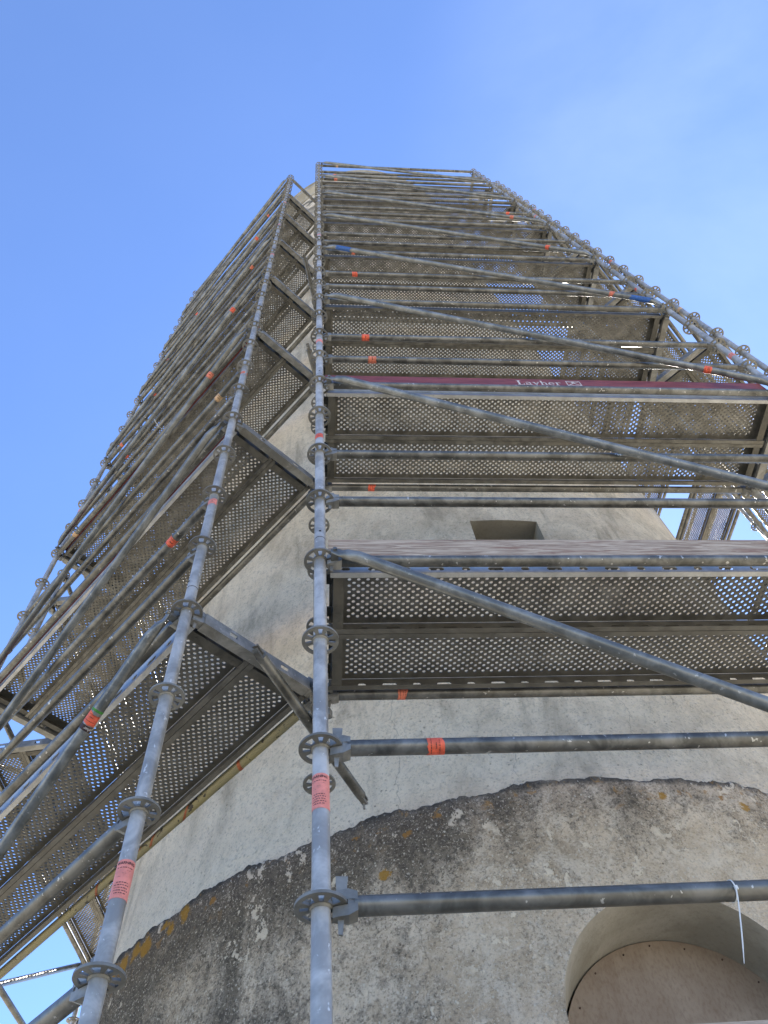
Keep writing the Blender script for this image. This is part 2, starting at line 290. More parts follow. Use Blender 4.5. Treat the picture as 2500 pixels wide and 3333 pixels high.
# window recess: soffit, sill and reveals run straight back
m = MB(); wt = [t for t in ths if W0 - 1e-6 <= t <= W1 + 1e-6]; D = 0.75
fr_ = lambda t, z: cyl(t, rad(z), z)
bk = lambda t, z: (fr_(t, z)[0], -3.05 + D, z)
for z in (WZ0, WZ1):
    vs = [p for t in wt for p in (fr_(t, z), bk(t, z))]; m.add(vs, [(2 * i, 2 * i + 1, 2 * i + 3, 2 * i + 2) for i in range(len(wt) - 1)])
for t in (W0, W1): m.add([fr_(t, WZ0), bk(t, WZ0), bk(t, WZ1), fr_(t, WZ1)], [(0, 1, 2, 3)])
win = link('window_recess', m.mesh('window_recess', MAT['reveal']), tower)
m = MB(); m.box((bk(W0, 0)[0] - 0.02, -3.05 + D, WZ0 - 0.03), (bk(W1, 0)[0] + 0.02, -3.05 + D + 0.05, WZ1 + 0.03))  # dark panel closing the back of the recess
link('window_back', m.mesh('window_back', MAT['deck_end']), win)
# plinth with ragged upper edge and an arched doorway
AR, AV, AZ, AT = 0.54, 0.49, 2.985, 0.25    # arch half width, rise, springing height, centre angle
PR = 3.13
def archz(th):
    u = R(th - AT) * PR
    return AZ + AV / AR * math.sqrt(max(0.0, AR * AR - u * u)) if abs(u) < AR else None
hw = math.degrees(AR / PR)
pth = [-180 + 4 * i for i in range(20)] + [-100 + 0.3 * i for i in range(667)] + [104 + 4 * i for i in range(20)]
pth = sorted(set([round(t, 4) for t in pth if not (AT - hw - 0.2 < t < AT + hw + 0.2)] + [AT + hw * math.sin(R(a)) for a in range(-90, 91, 3)]))
e1 = random.Random(3); ph = [e1.uniform(0, 6.28) for _ in range(12)]
def ragged(th):
    s_ = sum(math.sin(th * f + p) * a for f, p, a in ((0.11, ph[0], .012), (0.37, ph[1], .012), (0.9, ph[2], .009), (2.3, ph[3], .004), (5.1, ph[4], .0025), (9.7, ph[5], .0015)))
    return ZL + s_ + e1.uniform(-.004, .004)
m = MB(); rows = []
for t in pth:
    z0 = archz(t) if abs(t - AT) <= hw + 1e-6 else 0.0
    zt = ragged(t); rr = PR + 0.004 * math.sin(t * 3.1) + e1.uniform(-.003, .003); top = []
    if abs(t - AT) <= hw + 1e-6 and z0 is None: z0 = AZ
    N = 14
    lo = z0
    c_ = [(PR + 0.035 * max(0, (3.2 - (lo + (zt - 0.05 - lo) * (j / (N - 1)) ** 0.8))) / 3.2, lo + (zt - 0.05 - lo) * (j / (N - 1)) ** 0.8) for j in range(N)]
    c_ += [(rr, zt - 0.018), (rr - 0.012, zt), (rr - 0.05, zt + 0.012), (rad(zt) - 0.02, zt + 0.03)]
    rows.append([cyl(t, r_, z_) for r_, z_ in c_])
K = len(rows[0]); fs = []
for i in range(len(rows) - 1): 
    for j in range(K - 1): a = i * K + j; fs.append((a, a + K, a + K + 1, a + 1))
m.add([p for r_ in rows for p in r_], fs, True)
# jambs below the springing line are the lower door opening
ja = [AT - hw, AT + hw]
plinth = link('plinth', m.mesh('plinth', MAT['plinth']), tower)
pd = plinth.data
# arch soffit and jambs, running back with the slight skew of the doorway
DEP, SK = 0.40, 0.065
m = MB(); prof = [(AT - hw, 0.0)] + [(AT + hw * math.sin(R(a)), AZ + AV * math.cos(R(a))) for a in range(-90, 91, 3)] + [(AT + hw, 0.0)]
y_back = -PR + DEP
vs = []
for t, z_ in prof:
    f0 = cyl(t, PR + 0.035 * max(0, (3.2 - z_)) / 3.2, z_); f1 = cyl(t, PR - 0.01, z_)
    vs += [f0, (f0[0] + SK * (y_back - f0[1]) / DEP, y_back, z_)]
m.add(vs, [(2 * i, 2 * i + 2, 2 * i + 3, 2 * i + 1) for i in range(len(prof) - 1)], True)
arch = link('arch_reveal', m.mesh('arch_reveal', MAT['reveal']), tower)
m = MB(); bx = SK + math.sin(R(AT)) * PR
poly = [(bx - AR * 0.998, 0.0)] + [(bx + AR * 0.995 * math.sin(R(a)), AZ + AV * 0.992 * math.cos(R(a))) for a in range(-90, 91, 5)] + [(bx + AR * 0.998, 0.0)]
m.prism(poly, y_back - 0.03, y_back + 0.02)
board = link('door_board', m.mesh('door_board', MAT['board']), tower); board['label'] = 'brown fibre board nailed into the arched doorway'
mn = MB(); mn.sweep([(0, -0.004, 0), (0, 0.004, 0)], [0.004, 0.004], 8); nm = mn.mesh('nail', MAT['rust'])
for a, q in ((-62, .92), (-40, .94), (-20, .93), (-4, .95), (14, .93), (33, .94), (52, .93)):
    link('nail', nm, board, T(bx + AR * q * math.sin(R(a)), y_back - 0.031, AZ + AV * q * math.cos(R(a))))
# cornice
m = MB(); prof = [(rad(ZT), ZT - 0.02), (3.13, ZT - 0.01), (3.14, ZT + 0.06), (3.31, ZT + 0.16), (3.32, ZT + 0.34), (3.36, ZT + 0.35), (3.36, ZT + 0.43), (3.0, ZT + 0.55), (0.02, ZT + 1.6)]
cth = [-180 + 3 * i for i in range(121)]
m.add([cyl(t, r_, z_) for t in cth for r_, z_ in prof], [(i * 9 + j, i * 9 + 9 + j, i * 9 + 10 + j, i * 9 + 1 + j) for i in range(120) for j in range(8)])
link('cornice', m.mesh('cornice', MAT['cornice']), tower)

# ------------------------------------------------------------------ scaffold components
BL, BW, RT = 3.07, 0.73, 0.02415
LV = lambda l: 4.1 + 2 * (l - 1)
TOPZ = LV(8)
# rosette: flat disc with four narrow and four wide openings
def rosette_mesh():
    m = MB(); br = []
    for kk in range(8):
        c0 = kk * 45; h_ = 9.5 if kk % 2 == 0 else 16.5
        br += [(c0 - h_, True, kk), (c0 + h_, False, kk)]
    A_ = []
    for i, (a, op, kk) in enumerate(br):
        b = br[(i + 1) % len(br)][0]; b = b if b > a else b + 360
        nseg = 3 if (op and kk % 2) else 2
        for s_ in range(nseg): A_.append((a + (b - a) * s_ / nseg, op, kk))
    N = len(A_); r0, r1, r2, r3, hz = 0.024, 0.0310, 0.0535, 0.0655, 0.004
    def pt(r_, i, z): a = R(A_[i % N][0]); return (r_ * math.cos(a), r_ * math.sin(a), z)
    vs = []
    for z in (-hz, hz):
        for r_ in (r0, r1, r2, r3):
            for i in range(N): vs.append(pt(r_, i, z))
    ix = lambda zz, rr, i: (zz * 4 + rr) * N + i % N
    fs = []
    for i in range(N):
        op = A_[i][1]
        for rr in range(3):
            if rr == 1 and op: continue
            fs.append((ix(1, rr, i), ix(1, rr + 1, i), ix(1, rr + 1, i + 1), ix(1, rr, i + 1)))
            fs.append((ix(0, rr, i + 1), ix(0, rr + 1, i + 1), ix(0, rr + 1, i), ix(0, rr, i)))
        fs.append((ix(0, 3, i), ix(0, 3, i + 1), ix(1, 3, i + 1), ix(1, 3, i)))
        if op:
            fs.append((ix(0, 1, i + 1), ix(0, 1, i), ix(1, 1, i), ix(1, 1, i + 1)))
            fs.append((ix(0, 2, i), ix(0, 2, i + 1), ix(1, 2, i + 1), ix(1, 2, i)))
        if op and not A_[i - 1][1]: fs.append((ix(0, 1, i), ix(0, 2, i), ix(1, 2, i), ix(1, 1, i)))
        if not op and A_[i - 1][1]: fs.append((ix(0, 2, i), ix(0, 1, i), ix(1, 1, i), ix(1, 2, i)))
    m.add(vs, fs); 
    # weld collar under the disc
    m.sweep([(0, 0, -0.011), (0, 0, -0.0045)], [0.0255, 0.029], 16, cap=False)
    return m
ROS_MB = rosette_mesh(); ROS = ROS_MB.mesh('rosette', MAT['rosette'])
# wedge head at the end of a ledger (standard axis at x = 0, ledger runs along +x)
def head_mb(m):
    def block(z0, z1):
        xs = [0.027, 0.040, 0.066, 0.088]; hw_ = [0.010, 0.015, 0.0205, 0.0235]
        vs = []
        for x_, h_ in zip(xs, hw_):
            sc = 1.0 if x_ < 0.08 else 0.72
            vs += [(x_, -h_, z0 * sc), (x_, h_, z0 * sc), (x_, h_, z1 * sc), (x_, -h_, z1 * sc)]
        fs = [(0, 1, 2, 3), (15, 14, 13, 12)]
        for i in range(3):
            b = i * 4
            for j in range(4): fs.append((b + j, b + 4 + j, b + 4 + (j + 1) % 4, b + (j + 1) % 4))
        m.add(vs, fs)
    block(0.0065, 0.034); block(-0.034, -0.0065)
    m.box((0.064, -0.0195, -0.0064), (0.087, 0.0195, 0.0064))
    return m
def wedge_mb(m):
    m.prism([(0.040, -0.070), (0.050, -0.072), (0.067, 0.078), (0.036, 0.080)], -0.0032, 0.0032); return m
HEAD = head_mb(MB()).mesh('wedge_head', MAT['cast']); WEDGE = wedge_mb(MB()).mesh('wedge', MAT['cast'])
def flip(m_src, L):
    m = MB()
    m.v = [(L - p[0], -p[1], p[2]) for p in m_src.v]; m.f = list(m_src.f); m.sm = list(m_src.sm); return m
def ledger_tube(L): return MB().sweep([(0.08, 0, 0), (0.092, 0, 0), (L - 0.092, 0, 0), (L - 0.08, 0, 0)], [RT * 0.96, RT, RT, RT * 0.96], 20)
LEDGER = ledger_tube(BL).mesh('ledger', MAT['tube']); LEDGER_Y = ledger_tube(BL).mesh('ledger', MAT['yellow'])
def full_ledger(L):
    m = ledger_tube(L); h_ = head_mb(MB()); wedge_mb(h_); m.v, m.f, m.sm = m.v, m.f, m.sm
    m.add(h_.v, h_.f); f2 = flip(h_, L); m.add(f2.v, f2.f); return m
LEDGER_FAR = {L: full_ledger(L).mesh('ledger', MAT['tube']) for L in (BL, 2.57)}
# stickers wrapped round a tube along x (centre at origin)
def band(w_, a0=-200, a1=160, r_=RT + 0.0007, n=24, ragged_=0.0):
    m = MB(); vs = []
    for i in range(n + 1):
        a = R(a0 + (a1 - a0) * i / n); j0 = rnd.uniform(-1, 1) * ragged_; j1 = rnd.uniform(-1, 1) * ragged_
        vs += [(-w_ / 2 + j0, r_ * math.cos(a), r_ * math.sin(a)), (w_ / 2 + j1, r_ * math.cos(a), r_ * math.sin(a))]
    m.add(vs, [(2 * i, 2 * i + 1, 2 * i + 3, 2 * i + 2) for i in range(n)], True); return m
def wrap_text(txt, size, bold=0.0, r_=RT + 0.0012, centre=-90, spin=True):
    """text laid round a tube whose axis is x; spin: letters follow the girth"""
    cu = bpy.data.curves.new('t', 'FONT'); cu.body = txt; cu.size = size; cu.align_x = 'CENTER'; cu.align_y = 'CENTER'; cu.offset = bold; cu.resolution_u = 3
    ob = bpy.data.objects.new('t', cu); col.objects.link(ob); dg = bpy.context.evaluated_depsgraph_get(); me = ob.evaluated_get(dg).to_mesh()
    V = [v_.co.copy() for v_ in me.vertices]; F = [tuple(p.vertices) for p in me.polygons]; ob.evaluated_get(dg).to_mesh_clear()
    bpy.data.objects.remove(ob); bpy.data.curves.remove(cu)
    return V, F
def text_on_tube(m, txt, size, x0, ang, r_=RT + 0.0013, along=False):
    V, F = wrap_text(txt, size, size * 0.02); vs = []
    for c_ in V:
        gx, gy = (c_.x, c_.y)
        if along: a = R(ang) + gy / r_; xx = x0 + gx
        else: a = R(ang) - gx / r_; xx = x0 - gy
        vs.append((xx, r_ * math.cos(a), r_ * math.sin(a)))
    m.add(vs, F)
def print_lines(m, x0, x1, nl, ang, spread, r_=RT + 0.0013, seed=1):
    q = random.Random(seed)
    for i in range(nl):
        xx = x0 + (x1 - x0) * (i + 0.5) / nl; a = ang - spread
        while a < ang + spread:
            b = min(a + q.uniform(4, 16), ang + spread); hh = (x1 - x0) / nl * 0.22; ns = 3; vs = []
            for j in range(ns + 1):
                t = R(a + (b - a) * j / ns); vs += [(xx - hh, r_ * math.cos(t), r_ * math.sin(t)), (xx + hh, r_ * math.cos(t), r_ * math.sin(t))]
            m.add(vs, [(2 * j, 2 * j + 1, 2 * j + 3, 2 * j + 2) for j in range(ns)]); a = b + q.uniform(3, 7)
STICK = {c_: band(0.055, ragged_=0.0022).mesh('warning_sticker', MAT[c_]) for c_ in ('orange', 'pink', 'pale')}
mi = MB(); print_lines(mi, -0.022, 0.022, 4, -110, 70, seed=2); print_lines(mi, -0.022, 0.022, 4, 40, 60, seed=5)
mi.box((0, 0, 0), (0, 0, 0)) if False else None
PRINT = mi.mesh('sticker_print', MAT['ink'])
def sticker(parent, mw, colr='orange', prnt=True, me=None):
    s_ = link('warning_sticker', me or STICK[colr], parent, mw)
    return s_
# merged print + band (two materials) keeps a sticker one sub-part
def sticker_mesh(colr, w_=0.055, text=None, big=False, band2=None):
    b = band(w_, ragged_=0.0 if big else 0.002); nb = len(b.f)
    if big:
        text_on_tube(b, 'WARNING', 0.0115, -w_ / 2 + 0.012, text or -90)
        a = text or -90
        for dx, sp in ((0.026, 52), (0.072, 40), (0.080, 48), (0.088, 44), (0.096, 50), (0.104, 38)):
            print_lines(b, -w_ / 2 + dx - 0.0025, -w_ / 2 + dx + 0.0025, 1, a, sp, seed=int(dx * 1000))
        for q in range(3): print_lines(b, -w_ / 2 + 0.034 + q * 0.010, -w_ / 2 + 0.0355 + q * 0.010, 1, a - 28 + q * 28, 12, seed=q + 20)
    else:
        print_lines(b, -w_ * 0.46, -w_ * 0.36, 1, -100, 80, seed=2); print_lines(b, -w_ * 0.1, w_ * 0.16, 1, -112, 22, seed=4); print_lines(b, w_ * 0.3, w_ * 0.42, 2, -100, 60, seed=9)
        text_on_tube(b, text, 0.018, 0.004, -100) if text else None
    me = b.mesh('warning_sticker', MAT[colr]); me.materials.append(MAT['ink'])
    if band2: pass
    for i, p in enumerate(me.polygons):
        if i >= nb: p.material_index = 1
    return me
def torn_sticker(colr, seed):
    q = random.Random(seed); b = MB(); a0 = -190 + q.uniform(-20, 20); n_ = 26; span = q.uniform(210, 330); w_ = q.uniform(.046, .058); vs = []; e0 = e1 = 0.0; r_ = RT + .0007
    for i in range(n_ + 1):
        a = R(a0 + span * i / n_); e0 = max(-.012, min(.003, e0 + q.uniform(-.003, .003))); e1 = max(-.012, min(.003, e1 + q.uniform(-.003, .003)))
        vs += [(-w_ / 2 - e0, r_ * math.cos(a), r_ * math.sin(a)), (w_ / 2 + e1, r_ * math.cos(a), r_ * math.sin(a))]
    b.add(vs, [(2 * i, 2 * i + 1, 2 * i + 3, 2 * i + 2) for i in range(n_)], True); nb = n_
    print_lines(b, -w_ * .3, -w_ * .2, 1, a0 + 80, 60, seed=seed); print_lines(b, -w_ * .02, w_ * .12, 1, a0 + 75, 20, seed=seed + 1); print_lines(b, w_ * .2, w_ * .3, 2, a0 + 85, 55, seed=seed + 2)
    me = b.mesh('warning_sticker', MAT[colr]); me.materials.append(MAT['ink'])
    for i, p in enumerate(me.polygons):
        if i >= nb: p.material_index = 1
    return me
MAT['orange_faded'] = simple('faded_orange_sticker', (0.70, 0.20, 0.12), 0.55, 0.2, 40)
class Pick:
    def __init__(s, v): s.v = v; s.i = 0
    def get(s): s.i += 1; return s.v[s.i % len(s.v)]
ST_P = {'orange': Pick([sticker_mesh('orange'), torn_sticker('orange', 3), torn_sticker('orange_faded', 8), torn_sticker('orange', 12), sticker_mesh('orange_faded')]), 'pink': Pick([torn_sticker('pink', 5), sticker_mesh('pink'), torn_sticker('pink', 21)]), 'pale': Pick([torn_sticker('pale', 31), sticker_mesh('pale')])}
class STc:
    def __getitem__(s, k_): return ST_P[k_].get()
ST = STc()
ST_BIG = sticker_mesh('pink', 0.118, -75, True)

# decks --------------------------------------------------------------
DX0, DWID, DZ = 0.030, 0.318, 0.056
BS = 2.57                                   # the bay beside the middle one is shorter
def plate_mesh(L):
    DX1 = L - 0.030; m = MB(); y0, y1 = 0.029, DWID - 0.029; ncol = int(144 * (L - .23) / (BL - .23)) // 2 * 2; hx0 = DX0 + 0.085; hx1 = DX1 - 0.085; cw = (hx1 - hx0) / ncol
    NR = 8; ch = (y1 - y0) / NR; rr = 0.0085
    q8 = [R(22.5 + 45 * i) for i in range(8)]
    for ci in range(ncol):
        xc = hx0 + (ci + 0.5) * cw; xa, xb = xc - cw / 2, xc + cw / 2
        for j in range(NR):
            ya, yb = y0 + j * ch, y0 + (j + 1) * ch; yc = (ya + yb) / 2
            yc += ch * 0.22 * (1 if ci % 2 == 0 else -1)
            ring = [(xc + rr * math.cos(a), yc + rr * math.sin(a)) for a in q8]
            # outer rectangle points matched to the octagon
            rect = [(xb, yc + (yb - yc) * 0.45), (xc + cw * .2, yb), (xc - cw * .2, yb), (xa, yc + (yb - yc) * 0.45), (xa, yc - (yc - ya) * 0.45), (xc - cw * .2, ya), (xc + cw * .2, ya), (xb, yc - (yc - ya) * 0.45)]
            corner = {0: (xb, yb), 2: (xa, yb), 4: (xa, ya), 6: (xb, ya)}
            vs = [(a, b, DZ) for a, b in ring] + [(a, b, DZ) for a, b in rect] + [(a * .12 + (xc) * -.12 + a * .0 + xc * 0 + a * .88 - 0, b, DZ + 0.0) for a, b in []]
            o = len(vs); fs = []
            for i in range(8):
                k2 = (i + 1) % 8
                if i in corner:
                    vs.append((*corner[i], DZ)); fs.append((i, 8 + i, len(vs) - 1, 8 + k2, k2))
                else: fs.append((i, 8 + i, 8 + k2, k2))
            cb = len(vs); vs += [(xc + (a - xc) * 0.95, yc + (b - yc) * 0.95, DZ + 0.0055) for a, b in ring]
            for i in range(8): k2 = (i + 1) % 8; fs.append((i, k2, cb + k2, cb + i))
            m.add(vs, fs)
    # plain margins
    def quad(xa, xb, ya, yb): m.add([(xa, ya, DZ), (xb, ya, DZ), (xb, yb, DZ), (xa, yb, DZ)], [(0, 1, 2, 3)])
    quad(DX0 + .01, hx0, 0.002, DWID - .002); quad(hx1, DX1 - .01, 0.002, DWID - .002); quad(hx0, hx1, 0.002, y0); quad(hx0, hx1, y1, DWID - .002)
    return m
MAT['deck_dark'] = galvanised('slotted_deck_steel', (0.095, 0.092, 0.082), (0.185, 0.18, 0.163), 0, 0.4, 0.5, 0.3, False)  # darker steel for the slotted decks
PLATE = {L: plate_mesh(L).mesh('perforated_plate', MAT['deck']) for L in (BL, BS)}
PLATE_D = PLATE[BL].copy(); PLATE_D.materials[0] = MAT['deck_dark']
def rail_mesh(slots, mat, L=BL):
    """side rail: upright web, inward lip with a small upturn; web may carry rounded slots"""
    DX1 = L - 0.030; m = MB(); xa, xb = DX0 + 0.012, DX1 - 0.012; zt, zb = DZ + 0.001, -0.016; t = 0.002
    if slots:
        pitch = 0.126; nn = int((xb - xa) / pitch); x0 = xa
        for i in range(nn + 1):
            x1_ = xb if i == nn else x0 + pitch
            if i < nn:
                xc = (x0 + x1_) / 2; zc = 0.012; hl = 0.019 if i % 2 == 0 else 0.034; r_ = 0.0125
                oct_ = [(xc + (hl - r_) * (1 if math.cos(a) > 0 else -1) + r_ * math.cos(a), zc + r_ * math.sin(a)) for a in [R(22.5 + 45 * i_) for i_ in range(8)]]
                rect = [(x1_, zc + .012), (xc + hl * .5, zt), (xc - hl * .5, zt), (x0, zc + .012), (x0, zc - .012), (xc - hl * .5, zb), (xc + hl * .5, zb), (x1_, zc - .012)]
                cor = {0: (x1_, zt), 2: (x0, zt), 4: (x0, zb), 6: (x1_, zb)}
                vs = [(a, 0.0, b) for a, b in oct_ + rect]; fs = []
                for i_ in range(8):
                    k2 = (i_ + 1) % 8
                    if i_ in cor: vs.append((cor[i_][0], 0.0, cor[i_][1])); fs.append((i_, 8 + i_, len(vs) - 1, 8 + k2, k2))
                    else: fs.append((i_, 8 + i_, 8 + k2, k2))
                cb = len(vs); vs += [(a, 0.004, b) for a, b in oct_]
                fs += [(i_, (i_ + 1) % 8, cb + (i_ + 1) % 8, cb + i_) for i_ in range(8)]
                m.add(vs, fs)
            else: m.add([(x0, 0, zb), (x1_, 0, zb), (x1_, 0, zt), (x0, 0, zt)], [(0, 1, 2, 3)])
            x0 = x1_
    else:
        prof = [(0.0, zt), (0.0, 0.035), (0.006, 0.030), (0.006, 0.018), (0.0, 0.012), (0.0, zb)]
        for (ya, za), (yb, zb_) in zip(prof, prof[1:]): m.add([(xa, ya, za), (xb, ya, za), (xb, yb, zb_), (xa, yb, zb_)], [(0, 1, 2, 3)])
    if slots: m.prism([(0.0, zb), (0.025, zb), (0.025, zb + t), (0.0, zb + t)], xa, xb, 'yz')
    else: m.prism([(0.0, zb), (0.024, zb), (0.024, zb + 0.012), (0.022, zb + 0.012), (0.022, zb + t), (0.0, zb + t)], xa, xb, 'yz')
    return m.mesh('side_rail', mat)
RAIL = {(sl, L): rail_mesh(sl, MAT['deck_dark' if sl else 'deck_rail'], L) for sl in (False, True) for L in (BL, BS)}
RAIL_B = {sl: rail_mesh(sl, MAT['deck_bright']) for sl in (False, True)}
def end_mesh():
    m = MB(); z0 = -0.014
    m.prism([(0.055, z0), (0.100, z0), (0.100, z0 + 0.003), (0.058, z0 + 0.003), (0.058, DZ - 0.002), (0.055, DZ - 0.002)], 0.026, DWID - 0.026)
    for ya in (0.05, 0.22):                # claws that hook over the transom
        m.prism([(0.0, 0.052), (0.056, 0.052), (0.056, 0.006), (0.050, 0.006), (0.050, 0.045), (0.006, 0.045), (0.006, 0.020), (0.0, 0.020)], ya, ya + 0.05)
    for ya in (0.06, DWID - 0.06): m.sweep([(0.079, ya, z0 - 0.0012), (0.079, ya, z0 + 0.001)], [0.006, 0.006], 8)
    return m.mesh('end_plate', MAT['deck_end'])
ENDP = end_mesh()
ROT180 = Matrix.Rotation(math.pi, 4, 'Z')
def deck(mw, label, slots=False, bright=False, L=BL):
    d = empty('scaffold_deck'); d.matrix_world = mw
    tag(d, label, 'scaffold deck', 'perforated steel decks of the scaffold')
    link('perforated_plate', PLATE_D if slots else PLATE[L], d)
    r1 = link('side_rail', RAIL_B[slots] if bright else RAIL[slots, L], d); r2 = link('side_rail', RAIL[slots, L], d, Matrix.Translation((L, DWID, 0)) @ ROT180)
    link('end_plate', ENDP, d, T(0, 0, 0)); link('end_plate', ENDP, d, Matrix.Translation((L, DWID, 0)) @ ROT180)
    return d
# U transom running along +y from the outer to the inner standard
def transom_mesh():
    m = MB(); h0, h1, hw_ = -0.034, 0.030, 0.0265; ya, yb = 0.078, BW - 0.078
    for sx in (-1, 1):
        xs = sx * hw_; xi = sx * (hw_ - 0.003)
        # web with two small rectangular cut-outs
        segs = [(ya, 0.205, False), (0.205, 0.245, True), (0.245, 0.485, False), (0.485, 0.525, True), (0.525, yb, False)]
        for a, b, cut in segs:
            zz = [(h0, h1)] if not cut else [(h0, -0.012), (0.010, h1)]
            for z0, z1 in zz: m.box((min(xs, xi), a, z0), (max(xs, xi), b, z1))
    m.box((-hw_ + .003, ya, h0), (hw_ - .003, yb, h0 + 0.003))
    for f_ in (ya, yb): m.box((-hw_ + .004, f_ - 0.002, h0 + .003), (hw_ - .004, f_ + 0.002, h1 - .006))
    return m
TRANSOM = transom_mesh().mesh('transom', MAT['transom'])
RY = Matrix.Rotation(math.pi / 2, 4, 'Z')

# ------------------------------------------------------------------ layout of the scaffold
AL, AR_ = R(49.1317), R(44.3)
BLEN = {'F': BL, 'L': BL, 'LL': BL, 'R': BS, 'RR': BL}
A = Vector((0, 0)); AP = Vector((0, 0.7296)); D_ = Vector((3.07, 0)); DP = Vector((3.07, 0.7296))
def bay_from_inner(start, ang, forward=True, L=BL):
    """returns outer origin, angle of a bay whose inner line begins (or ends) at start"""
    X = Vector((math.cos(ang), math.sin(ang))); Y = Vector((-math.sin(ang), math.cos(ang)))
    inner0 = start if forward else start - X * L
    return inner0 - Y * BW, ang, inner0 + X * L, inner0
BAYS = {}
BAYS['F'] = (A, 0.0)
o, a, e_, i_ = bay_from_inner(AP, -AL, False); BAYS['L'] = (o, a); CP = i_
o, a, e_, i_ = bay_from_inner(CP, -R(98.3), False); BAYS['LL'] = (o, a); IP = i_
o, a, e_, i_ = bay_from_inner(DP, AR_, True, BS); BAYS['R'] = (o, a); GP = e_
o, a, e_, i_ = bay_from_inner(GP, R(92), True); BAYS['RR'] = (o, a); JP = e_
def bm(name, x=0, y=0, z=0):
    O, a = BAYS[name]; return Matrix.Translation((O.x, O.y, 0)) @ Matrix.Rotation(a, 4, 'Z') @ Matrix.Translation((x, y, z))
def node(name, x, y): return (bm(name, x, y).translation.xy).copy()

scaffold = tag(empty('scaffold', (CX, CY, 0)), 'galvanised tube scaffold with rosette joints standing round the tower', 'scaffold')
SI = Matrix.Translation((-CX, -CY, 0))
def part(name, me, mw): return link(name, me, scaffold, SI @ mw)

# standards
def standard_tube(z0, z1):
    m = MB(); m.sweep([(0, 0, z0), (0, 0, z1)], [RT, RT], 22); return m
TUBE = standard_tube(0.16, TOPZ + 0.07).mesh('standard', MAT['standard'])
mj = MB(); mj.sweep([(0, 0, -0.002), (0, 0, 0.002)], [RT + 0.0004] * 2, 22, cap=False); mj.sweep([(0, -RT - .0006, 0.045), (0, -RT + .003, 0.045)], [0.0055] * 2, 8)
JOINT = mj.mesh('tube_joint', MAT['dark'])
mb_ = MB(); mb_.box((-0.075, -0.075, 0.004), (0.075, 0.075, 0.012)); mb_.sweep([(0, 0, 0.012), (0, 0, 0.2)], [0.018, 0.018], 14); mb_.sweep([(0, 0, 0.14), (0, 0, 0.16)], [0.04, 0.04], 12)
BASE = mb_.mesh('base_jack', MAT['cast'])
def far_standard():
    m = standard_tube(0.16, TOPZ + 0.07); z = 0.6
    while z < TOPZ + 0.01:
        m.add([(p[0], p[1], p[2] + z) for p in ROS_MB.v], ROS_MB.f, False); z += 0.5
    return m
FAR = far_standard().mesh('standard', MAT['standard']); FAR.materials.append(MAT['rosette'])
nt_ = 22 + 2
for i, p in enumerate(FAR.polygons):
    if i >= nt_: p.material_index = 1
STD = {}
def standard(key, xy, near=True, rz=0.0, zmin=1.5, label=None):
    s_ = part('standard', TUBE if near else FAR, T(xy.x, xy.y, 0, rz)); STD[key] = s_
    link('base_jack', BASE, s_)
    if near:
        z = 0.6
        while z < TOPZ + 0.01:
            if z > zmin: link('rosette', ROS, s_, T(0, 0, z))
            z += 0.5
        for l in range(0, 8): link('tube_joint', JOINT, s_, T(0, 0, LV(l) + 0.155))
    if label: s_['label'] = label
    return s_
B_ = node('L', BL, 0); C_ = node('L', 0, 0); E_ = node('R', 0, 0); G_ = node('R', BS, 0)
standard('A', A, label='upright scaffold standard at the corner nearest the viewer')
standard('AP', AP, rz=R(-22)); standard('B', B_, rz=-AL); standard('C', C_, rz=-AL, zmin=7); standard('CP', CP, False)
standard('D', D_, zmin=5); standard('DP', DP, zmin=5); standard('E', E_, rz=AR_, zmin=5); standard('G', G_, False); standard('GP', GP, rz=AR_, zmin=7)
for nm_, bay, xx in (('H', 'LL', BL), ('I', 'LL', 0), ('J0', 'RR', 0), ('J', 'RR', BL)):
    standard(nm_, node(bay, xx, 0), False)
for nm_, p_ in (('IP', IP), ('JP', JP)): standard(nm_, p_, False)
# stickers on the standards (tube along z)
RZ = Matrix.Rotation(-math.pi / 2, 4, 'Y')
def std_sticker(key, z, colr, me=None, spin=0.0):
    s_ = link('warning_sticker', me or ST[colr], STD[key], Matrix.Translation((0, 0, z)) @ Matrix.Rotation(spin, 4, 'Z') @ Matrix.Rotation(math.pi / 2, 4, 'Y')); return s_
std_sticker('A', 2.93, 'pink', ST_BIG, R(90)); std_sticker('B', 2.86, 'pink', ST_BIG, R(116) + AL)
for key, zz, c_ in (('A', 5.29, 'orange'), ('A', 6.94, 'pink'), ('B', 5.01, 'pink'), ('B', 6.94, 'orange'), ('D', 6.84, 'pink'), ('D', 8.83, 'orange'), ('E', 11.02, 'orange'), ('C', 8.94, 'pink'), ('B', 11.0, 'pink'), ('B', 12.93, 'pink'), ('B', 14.93, 'pink'), ('A', 10.93, 'pink'), ('D', 12.9, 'pink'), ('E', 8.9, 'pale'), ('E', 14.9, 'pink'), ('D', 16.9, 'pink'), ('C', 10.93, 'orange'), ('C', 12.93, 'pink')):
    std_sticker(key, zz, c_, None, rnd.uniform(0, 6))

